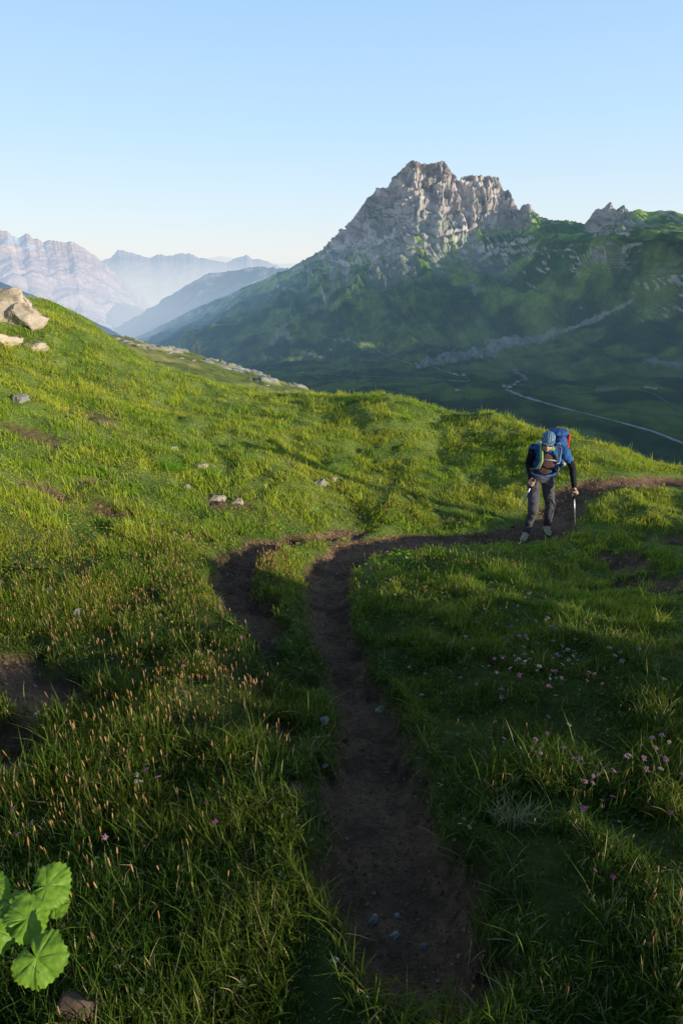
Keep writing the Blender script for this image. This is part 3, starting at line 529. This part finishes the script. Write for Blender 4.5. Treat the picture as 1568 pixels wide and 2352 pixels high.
# distant ranges
def ridge(name,sky_,Yd,depth,drop,ncol,seed,gcol_,rcol,rockbias,amp,x0,x1,skyj=1.,snow=None):
    c=np.linspace(x0,x1,ncol);y=np.interp(c,[a for a,_ in sky_],[b for _,b in sky_]);Yv=np.interp(c,[a for a,_ in Yd],[b for _,b in Yd])
    P0=at(c,y,Yv);m=150;tt=np.linspace(0,1,m);G=np.zeros((m,ncol,3))
    for i,t in enumerate(tt):
        G[i]=P0+np.array([0,-depth*t,0]);G[i,:,2]=P0[:,2]-drop*(t**.8)
        G[i,:,0]=P0[:,0]*(G[i,:,1]/P0[:,1])
    N_=normals(G);Tg=np.repeat(tt[:,None],ncol,1);s=amp*8
    wq=fbm(G[...,0]/(s*2),G[...,1]/(s*2),3,seed+5)*.9
    dd=(ridged(G[...,0]/s+wq+Tg*1.5,G[...,1]/(s*1.3)+wq,6,seed,True)*1.1+fbm(G[...,0]/(s*.6),G[...,1]/(s*.5)+G[...,2]/s,6,seed+3)*.9)*amp*(.1+sm(0,.2,Tg))
    G=G+N_*dd[...,None];G[...,2]+=(fbm(c/11,c*0,4,seed)*amp*.3*skyj)[None]*np.exp(-Tg*8)
    N_=normals(G);st=1-np.abs(N_[...,2]);hh=(G[...,2]-G[...,2].min())/(np.ptp(G[...,2])+1)
    rk=sm(.35,.6,rockbias*hh+st*.6+fbm(G[...,0]/(s*.6),G[...,2]/(s*.3),5,seed+9)*.5-.1)[...,None]
    cc=np.array(gcol_)+(np.array(rcol)-np.array(gcol_))*rk
    if snow:
        sn=sm(.1,.2,fbm(G[...,0]/(s*.25),G[...,2]/(s*.15),4,seed+19)-.15+.3*sm(snow,1,hh)-.25*st)*sm(snow-.08,snow+.02,hh);cc=cc+(np.array([.8,.8,.83])-cc)*sn[...,None]
    bk=G[0]+np.array([0,depth*.3,-drop*.5]);G=np.concatenate([bk[None],G]);cc=np.concatenate([cc[:1],cc])
    tag(mesh_np(name,G.reshape(-1,3),grid_faces(m+1,ncol),M_far,cc.reshape(-1,3)),kind='structure');return G
ridge('distant_range',[(300,640),(430,606),(460,597),(505,588),(530,592),(580,596),(640,606),(700,604),(760,612)],[(300,38000),(760,38000)],8000,2500,200,301,(.1,.12,.1),(.4,.38,.36),.8,180,300,760,.5)
ridge('distant_range',[(200,640),(230,603),(255,590),(272,573),(290,578),(315,584),(345,592),(362,584),(385,590),(410,584),(436,581),(450,590),(480,598),(520,602),(545,594),(565,585),(580,596),(605,598),(640,613),(700,622)],[(200,19500),(700,19500)],6000,2300,380,311,(.06,.08,.05),(.4,.36,.33),.9,170,200,700)
ridge('distant_mountain',[(-500,520),(-200,540),(-60,545),(0,530),(14,528),(30,541),(45,545),(60,537),(75,545),(100,556),(125,552),(150,558),(165,555),(190,572),(210,582),(240,603),(262,625),(290,650),(320,678),(345,700),(380,715),(450,760)],[(-500,13500),(450,13500)],4200,1750,620,321,(.05,.075,.04),(.8,.56,.45),1.0,150,-500,450,1.,.86)
ridge('distant_ridge',[(250,760),(300,735),(345,708),(390,678),(430,655),(470,634),(500,626),(560,618),(610,615),(650,617),(700,625),(800,660)],[(250,10500),(800,10500)],3000,1500,380,331,(.07,.11,.04),(.4,.36,.32),.25,130,250,800,.8)
ridge('valley_flank',[(-500,600),(-100,622),(0,648),(60,672),(120,695),(180,722),(230,745),(275,768),(330,800),(400,840)],[(-500,5200),(400,7000)],2200,900,380,341,(.04,.065,.025),(.25,.24,.22),.0,60,-500,400,.4)
# high ridge to the right, outside the frame, that keeps the valley in shade
cr=[(3600,5400,660),(3050,4300,580),(2760,3500,490),(2680,2650,330),(2900,2050,285),(2720,1300,250),(2400,650,210),(2350,200,150),(2500,-300,40)]
ts=np.linspace(0,len(cr)-1,220);cp=np.array([[np.interp(t,range(len(cr)),[c[k] for c in cr]) for k in range(3)] for t in ts]);w=np.linspace(-1,1,70)
G=np.zeros((220,70,3))
for j,wv in enumerate(w):
    G[:,j,0]=cp[:,0]+wv*1300;G[:,j,1]=cp[:,1]+wv*200;G[:,j,2]=cp[:,2]-(cp[:,2]+380)*abs(wv)**.9
G[...,2]+=ridged(G[...,0]/300,G[...,1]/300,4,77)*50
tag(mesh_np('valley_ridge',G.reshape(-1,3),grid_faces(220,70),M_far,np.tile(np.array([.06,.08,.03]),(220*70,1))),kind='structure')
# ------------------------------------------------------------------ the hiker
def blob(name,parts,mat,parent,vox=.007,sit=4):
    bm=bmesh.new()
    for p in parts:
        if p[0]=='c':
            a,b,r1,r2=Vector(p[1]),Vector(p[2]),p[3],p[4];d=b-a;L=d.length
            if L>1e-4:
                mt=Matrix.Translation((a+b)/2)@d.to_track_quat('Z','Y').to_matrix().to_4x4();bmesh.ops.create_cone(bm,cap_ends=True,segments=20,radius1=r1,radius2=r2,depth=L,matrix=mt)
            for q,r in((a,r1),(b,r2)):bmesh.ops.create_uvsphere(bm,u_segments=18,v_segments=12,radius=r,matrix=Matrix.Translation(q))
        else:
            mt=Matrix.Translation(Vector(p[1]))@(p[3].to_4x4() if len(p)>3 else Matrix.Identity(4))@Matrix.Diagonal((*p[2],1));bmesh.ops.create_uvsphere(bm,u_segments=24,v_segments=16,radius=1,matrix=mt)
    o=bm_obj(name,bm,mat,parent);m=o.modifiers.new('r','REMESH');m.mode='VOXEL';m.voxel_size=vox;m.use_smooth_shade=True
    s=o.modifiers.new('s','SMOOTH');s.iterations=sit;s.factor=.5
    dg=bpy.context.evaluated_depsgraph_get();me=bpy.data.meshes.new_from_object(o.evaluated_get(dg));o.modifiers.clear();o.data=me
    me.polygons.foreach_set('use_smooth',np.ones(len(me.polygons),dtype=bool))
    return o
hp=hit(1237,1230,H);HX,HY,HZ=[float(q) for q in hp]
person=empty('person',(HX,HY,HZ));tag(person,'hiker in patterned blue cap and blue shirt walking up the path with head bowed','person')
def gz(x,y):return float(H(np.array([HX+x]),np.array([HY+y]))[0])-HZ
V3=Vector
def J(x,y,z):return Vector((x-.17*z,y,z))
pel=J(.08,.07,.93);bel=J(.1,.0,1.10);che=J(.16,-.13,1.31);nb=J(.11,-.24,1.44);hd=J(.07,-.36,1.56)
shR=J(-.05,-.1,1.4);shL=J(.34,-.22,1.39);elR=J(-.1,.02,1.13);haR=J(-.1,-.1,.93);elL=J(.49,-.1,1.12);haL=J(.45,-.27,.84)
hiR=J(-.01,.1,.9);hiL=J(.17,.04,.9);gr_=gz(-.24,-.12);gl_=gz(.16,.12)
knR=V3((-.22,-.22,.50+gr_*.5));anR=V3((-.24,-.1,.10+gr_));toR=V3((-.33,-.27,.035+gr_));knL=V3((.09,-.03,.50+gl_*.5));anL=V3((.16,.16,.11+gl_));toL=V3((.13,-.03,.035+gl_))
M_skin=flat_mat('skin',(.66,.38,.26),(.56,.3,.2),20,.55);M_cap=flat_mat('patterned_cap',(.24,.38,.5),(.02,.05,.11),16,.8,wave=True);M_blue=flat_mat('blue_shirt',(.035,.14,.36),(.02,.09,.26),25,.8,.3,.004);M_blk=flat_mat('black_sleeve',(.014,.012,.018),scale=30,rough=.8)
M_brn=flat_mat('dark_brown_fabric',(.14,.07,.058),(.09,.045,.038),30,.85,.3,.004);M_trou=flat_mat('charcoal_trousers',(.12,.10,.115),(.07,.06,.072),14,.85,.6,.01);M_pack=flat_mat('blue_pack',(.04,.12,.34),(.02,.06,.2),20,.7,.3,.005);M_grey=flat_mat('grey_mesh',(.5,.54,.58),scale=40,rough=.7)
M_red=flat_mat('red_trim',(.65,.05,.03),scale=30);M_yel=flat_mat('yellow_trim',(.8,.5,.03),scale=30);M_green=flat_mat('green_trim',(.35,.55,.05),scale=30);M_shoe=flat_mat('trail_shoe',(.5,.56,.25),(.16,.17,.14),35,.7);M_sole=flat_mat('sole',(.02,.02,.02),scale=30);M_met=flat_mat('pole_metal',(.6,.6,.62),scale=30,rough=.35,metal=.6);M_hair=flat_mat('grey_brown_hair',(.1,.07,.05),scale=80);M_lens=flat_mat('dark_lens',(.01,.01,.012),scale=10,rough=.15)
RT=Matrix.Rotation(-.35,3,'Z')@Matrix.Rotation(.46,3,'X')  # head bowed
def hl(x,y,z):return hd+RT@V3((x,y,z))
def hand(W,G,A,n):
    A=A.normalized();n=(n-A*n.dot(A)).normalized();m=A.cross(n);ps=[('c',W,G+n*.038,.024,.026),('e',G+n*.034,(.018,.018,.04),A.to_track_quat('Z','Y').to_matrix())]
    for i,(o,q) in enumerate([(.033,200),(.011,225),(-.011,215),(-.033,185)]):
        pr=None
        for j in range(5):
            f=math.radians(15+(q-15)*j/4);c=G+A*o+(n*math.cos(f)+m*math.sin(f))*(.028)
            if pr:ps.append(('c',pr,c,.0095-.0006*j,.0092-.0006*j))
            pr=c
    pr=G+n*.03+A*.02-m*.01
    for j in range(1,4):
        f=-math.radians(20+45*j);c=G+A*(.03+.008*j)+(n*math.cos(f)+m*math.sin(f))*.027;ps.append(('c',pr,c,.011,.0095));pr=c
    return ps
tipL=V3((.49,-.12,0));tipL.z=gz(.49,-.12);tipR=V3((-.38,.16,0));tipR.z=gz(-.38,.16)
GL=haL+V3((-.01,-.035,-.05));GR=haR+V3((0,-.035,-.04));axL=(GL-tipL).normalized();axR=(GR-tipR).normalized()
body=[('e',pel,(.16,.11,.12)),('c',pel,bel,.115,.115),('e',bel+V3((0,.0,.05)),(.15,.11,.14)),('e',che,(.17,.115,.17)),('c',che+V3((0,0,.08)),nb,.07,.06),('c',nb,hd+V3((0,.02,-.04)),.055,.05),
('e',hl(0,.01,.02),(.074,.094,.098),RT),('e',hl(0,-.03,-.055),(.052,.06,.055),RT),('c',hl(0,-.088,.012),hl(0,-.112,-.022),.010,.014),('e',hl(0,-.087,-.055),(.024,.01,.007),RT),('e',hl(0,-.08,-.085),(.022,.02,.015),RT),('e',hl(-.076,.012,-.01),(.01,.018,.028),RT),('e',hl(.076,.012,-.01),(.01,.018,.028),RT),('c',hl(-.045,-.078,.03),hl(.045,-.078,.03),.012,.012),
('c',che+V3((-.08,0,.08)),shR,.06,.055),('c',che+V3((.08,-.02,.07)),shL,.06,.055),('c',shR,elR,.05,.038),('c',elR,haR,.037,.026),('c',shL,elL,.05,.038),('c',elL,haL,.037,.026),
('c',hiR,knR,.082,.055),('c',knR,anR,.052,.036),('c',hiL,knL,.082,.055),('c',knL,anL,.052,.036),('c',anR,toR,.036,.028),('c',anL,toL,.036,.028)]
body+=hand(haL,GL,axL,V3((1,.2,0)))+hand(haR,GR,axR,V3((-1,.2,0)))
blob('body',body,M_skin,person,.0062,2)
def folds(o,a,s):
    for v in o.data.vertices:
        v.co+=v.normal*(mn.noise(v.co*s)*a+mn.noise(v.co*s*2.3)*a*.5)
tr=blob('trousers',[('e',pel+V3((0,0,0)),(.165,.125,.12)),('c',hiR,knR,.093,.072),('c',knR,anR+V3((0,0,.02)),.07,.06),('c',hiL,knL,.093,.072),('c',knL,anL+V3((0,0,.02)),.07,.06)],M_trou,person,.009,3);folds(tr,.014,14)
shirt=blob('shirt',[('e',pel+V3((0,-.0,.07)),(.175,.135,.1)),('c',pel+V3((0,0,.08)),bel,.13,.13),('e',bel+V3((0,0,.06)),(.165,.13,.15)),('e',che,(.19,.135,.18)),('c',che+V3((-.09,0,.08)),shR,.075,.066),('c',che+V3((.09,-.02,.07)),shL,.08,.07),('c',shR,shR.lerp(elR,.15),.064,.06),('c',shL,shL.lerp(elL,.5),.07,.062),('c',che+V3((0,0,.1)),nb,.075,.068)],M_blue,person,.009,3);folds(shirt,.009,16)
o=blob('shirt_front',[('e',che+V3((-.04,-.1,-.05)),(.125,.065,.12)),('e',bel+V3((-.01,-.1,.04)),(.13,.068,.13))],M_brn,person,.009,3);folds(o,.006,18)
for a,b,c,t in((shR,elR,haR,.0),(shL,elL,haL,.45)):
    o=blob('sleeve',[('c',a.lerp(b,t),b,.066 if t==0 else .056,.05),('c',b,b.lerp(c,.86),.05,.037)],M_blk,person,.008,3);folds(o,.006,20)
blob('collar',[('c',nb+V3((-.05,-.03,.0)),nb+V3((.05,-.04,.0)),.03,.03),('c',nb+V3((.05,-.04,0)),nb+V3((.04,.04,.03)),.03,.03),('c',nb+V3((-.05,-.03,0)),nb+V3((-.04,.04,.03)),.03,.03)],M_green,person,.008,3)
cap=blob('cap',[('e',hl(0,.015,.06),(.09,.108,.083),RT)],M_cap,person,.007,3)
bm=bmesh.new();n_=14;tp=[];bt=[]
for i in range(n_+1):
    a=math.pi*i/n_
    for lst,dz in((tp,.003),(bt,-.003)):
        inn=hl(.082*math.cos(a),-.03-.07*math.sin(a),.06+dz);ou=hl(.085*math.cos(a),-.05-.105*math.sin(a),.05+dz+.012*abs(math.sin(a)));lst.append((bm.verts.new(inn),bm.verts.new(ou)))
for i in range(n_):
    bm.faces.new((tp[i][0],tp[i][1],tp[i+1][1],tp[i+1][0]));bm.faces.new((bt[i][0],bt[i+1][0],bt[i+1][1],bt[i][1]));bm.faces.new((tp[i][1],bt[i][1],bt[i+1][1],tp[i+1][1]))
bm_obj('visor',bm,M_cap,cap)
blob('hair',[('e',hl(0,.045,-.005),(.08,.075,.06),RT)],M_hair,person,.007,2)
blob('sunglasses',[('e',hl(-.033,-.089,.006),(.027,.009,.017),RT),('e',hl(.033,-.089,.006),(.027,.009,.017),RT),('c',hl(-.01,-.094,.012),hl(.01,-.094,.012),.004,.004),('c',hl(-.058,-.082,.01),hl(-.08,.0,.008),.004,.004),('c',hl(.058,-.082,.01),hl(.08,.0,.008),.004,.004)],M_lens,person,.004,1)
for an,to in((anR,toR),(anL,toL)):
    d=(to-an);d.z=0;d.normalize();s=V3((d.y,-d.x,0));rot=Matrix((s,-d,V3((0,0,1)))).transposed()
    c=(an+to)/2;c.z=an.z-.055
    sh=blob('shoe',[('e',c+d*.03,(.05,.145,.042),rot),('c',an-V3((0,0,.04)),an+V3((0,0,.0)),.052,.05),('e',c-d*.07,(.046,.06,.055),rot)],M_shoe,person,.007,2)
    blob('sole',[('e',c+d*.03-V3((0,0,.033)),(.053,.152,.014),rot)],M_sole,sh,.007,1)
bm=bmesh.new();wv=haL.lerp(elL,.1);dv=(elL-haL).normalized();bmesh.ops.create_cone(bm,cap_ends=True,segments=20,radius1=.037,radius2=.037,depth=.025,matrix=Matrix.Translation(wv)@dv.to_track_quat('Z','Y').to_matrix().to_4x4());bm_obj('watch',bm,M_sole,person)
# backpack
bk=empty('backpack',(HX,HY,HZ));tag(bk,'blue hiking backpack with red and yellow trim worn on the hiker\'s back','backpack')
pc=J(.29,.1,1.31)
o=blob('pack_body',[('c',pc+V3((-.05,.02,-.24)),pc+V3((-.06,-.02,.16)),.1,.11),('c',pc+V3((.05,.0,-.24)),pc+V3((.06,-.06,.16)),.1,.11)],M_pack,bk,.01,5);folds(o,.012,12)
o=blob('top_lid',[('e',pc+V3((.02,-.06,.28)),(.15,.125,.06))],M_pack,bk,.01,3);folds(o,.012,14)
blob('side_pocket',[('c',pc+V3((.15,-.05,-.18)),pc+V3((.16,-.06,.02)),.045,.04)],M_grey,bk,.008,3)
blob('side_band',[('c',pc+V3((.155,-.1,.06)),pc+V3((.15,-.12,.26)),.024,.024)],M_red,bk,.008,2)
blob('edge_band',[('c',pc+V3((.175,-.05,-.02)),pc+V3((.172,-.06,.2)),.02,.02)],M_yel,bk,.008,2)
for pts,side in (([shR+V3((.09,.12,.03)),shR+V3((.07,-.02,.085)),shR+V3((.06,-.13,.03)),J(.0,-.275,1.27),J(-.03,-.22,1.15),J(-.1,-.08,1.07)],0),([shL+V3((-.08,.14,.05)),shL+V3((-.09,.0,.1)),shL+V3((-.1,-.1,.05)),J(.22,-.305,1.25),J(.23,-.24,1.15),J(.28,-.08,1.07)],1)):
    bm=bmesh.new();tube_bm(bm,pts,.024,8);s=bm_obj('shoulder_strap',bm,M_grey,bk)
    bm=bmesh.new();tube_bm(bm,[p+V3((.0,-.016,.006)) for p in pts[1:]],.0135,6);bm_obj('strap_piping',bm,M_pack if side else M_green,s)
bm=bmesh.new();tube_bm(bm,[J(.26,.1,1.02),J(.28,-.03,1.02),J(.2,-.14,1.01),J(.07,-.19,1.0),J(-.06,-.13,1.01),J(-.13,0,1.02),J(-.1,.12,1.03)],.016,8);bm_obj('hip_belt',bm,M_pack,bk)
bm=bmesh.new();tube_bm(bm,[J(.0,-.28,1.28),J(.1,-.31,1.29),J(.22,-.305,1.27)],.009,6);bm_obj('chest_strap',bm,M_grey,bk)
for G_,tp_,ax,lab in((GL,tipL,axL,'trekking pole in the hiker\'s left hand, at picture right'),(GR,tipR,axR,'trekking pole in the hiker\'s right hand, partly behind the leg')):
    e=empty('trekking_pole',(HX,HY,HZ));tag(e,lab,'trekking pole')
    bm=bmesh.new();tube_bm(bm,[tp_+ax*.04,G_-ax*.06],[.007,.01],8);bm_obj('shaft',bm,M_met,e)
    bm=bmesh.new();tube_bm(bm,[G_-ax*.09,G_+ax*.06,G_+ax*.075],[.016,.018,.012],10);bm_obj('grip',bm,M_sole,e)
    bm=bmesh.new();tube_bm(bm,[tp_+ax*.07,tp_+ax*.078],[.026,.026],12);bm_obj('basket',bm,M_sole,e)
    bm=bmesh.new();tube_bm(bm,[tp_-ax*.01,tp_+ax*.05],[.003,.006],8);bm_obj('tip',bm,M_sole,e)
    bm=bmesh.new();tube_bm(bm,[G_+ax*.06,G_+ax*.01+V3((0,.05,-.02)),G_-ax*.04+V3((0,.06,0)),G_+ax*.05+V3((.01,.03,0))],.004,5);bm_obj('wrist_strap',bm,M_sole,e)
# ------------------------------------------------------------------ light, sky, camera
EL=math.radians(10);az=math.atan2(.82,-.57)
sd=Vector((math.sin(az)*math.cos(EL),math.cos(az)*math.cos(EL),math.sin(EL)))
l=bpy.data.lights.new('sun','SUN');l.energy=5.0;l.angle=math.radians(.5);l.color=(1,.93,.76);lo=bpy.data.objects.new('sun',l);C.objects.link(lo);lo.rotation_euler=(-sd).to_track_quat('-Z','Y').to_euler()
w=bpy.data.worlds.new('World');bpy.context.scene.world=w;w.use_nodes=True;nt=w.node_tree;N=nt.nodes;L=nt.links
s=N.new('ShaderNodeTexSky');s.sky_type='NISHITA';s.sun_disc=False;s.sun_elevation=EL;s.sun_rotation=az;s.altitude=1800;s.air_density=1.0;s.dust_density=1.0;s.ozone_density=1.5
tc=N.new('ShaderNodeTexCoord');sp=N.new('ShaderNodeSeparateXYZ');L.new(tc.outputs['Generated'],sp.inputs[0]);cr=N.new('ShaderNodeValToRGB')
E=cr.color_ramp.elements;E[0].position=0;E[0].color=(.84,.86,.85,1);E[1].position=1;E[1].color=(.04,.09,.2,1)
for p_,c_ in ((.045,(.88,.90,.90)),(.1,(.78,.92,1.0)),(.2,(.60,.85,1.08)),(.36,(.43,.70,1.05)),(.5,(.12,.24,.45))):
    e=E.new(p_);e.color=(*c_,1)
L.new(sp.outputs[2],cr.inputs[0]);vm=N.new('ShaderNodeVectorMath');vm.operation='SCALE';vm.inputs['Scale'].default_value=1/.15;L.new(cr.outputs[0],vm.inputs[0])
mx=N.new('ShaderNodeMix');mx.data_type='RGBA';mx.inputs[0].default_value=.9;L.new(s.outputs[0],mx.inputs[6]);L.new(vm.outputs[0],mx.inputs[7])
bg=N['Background'];L.new(mx.outputs[2],bg.inputs[0]);bg.inputs[1].default_value=.15
cam=bpy.data.cameras.new('camera');co=bpy.data.objects.new('camera',cam);C.objects.link(co);co.location=(0,0,EYE);co.rotation_euler=(math.pi/2-TH,0,0);cam.sensor_fit='VERTICAL';cam.sensor_height=36;cam.lens=F/2352*36;cam.clip_start=.05;cam.clip_end=120000
sc_=bpy.context.scene;sc_.camera=co;sc_.view_settings.view_transform='Standard';sc_.view_settings.look='None';sc_.view_settings.exposure=0
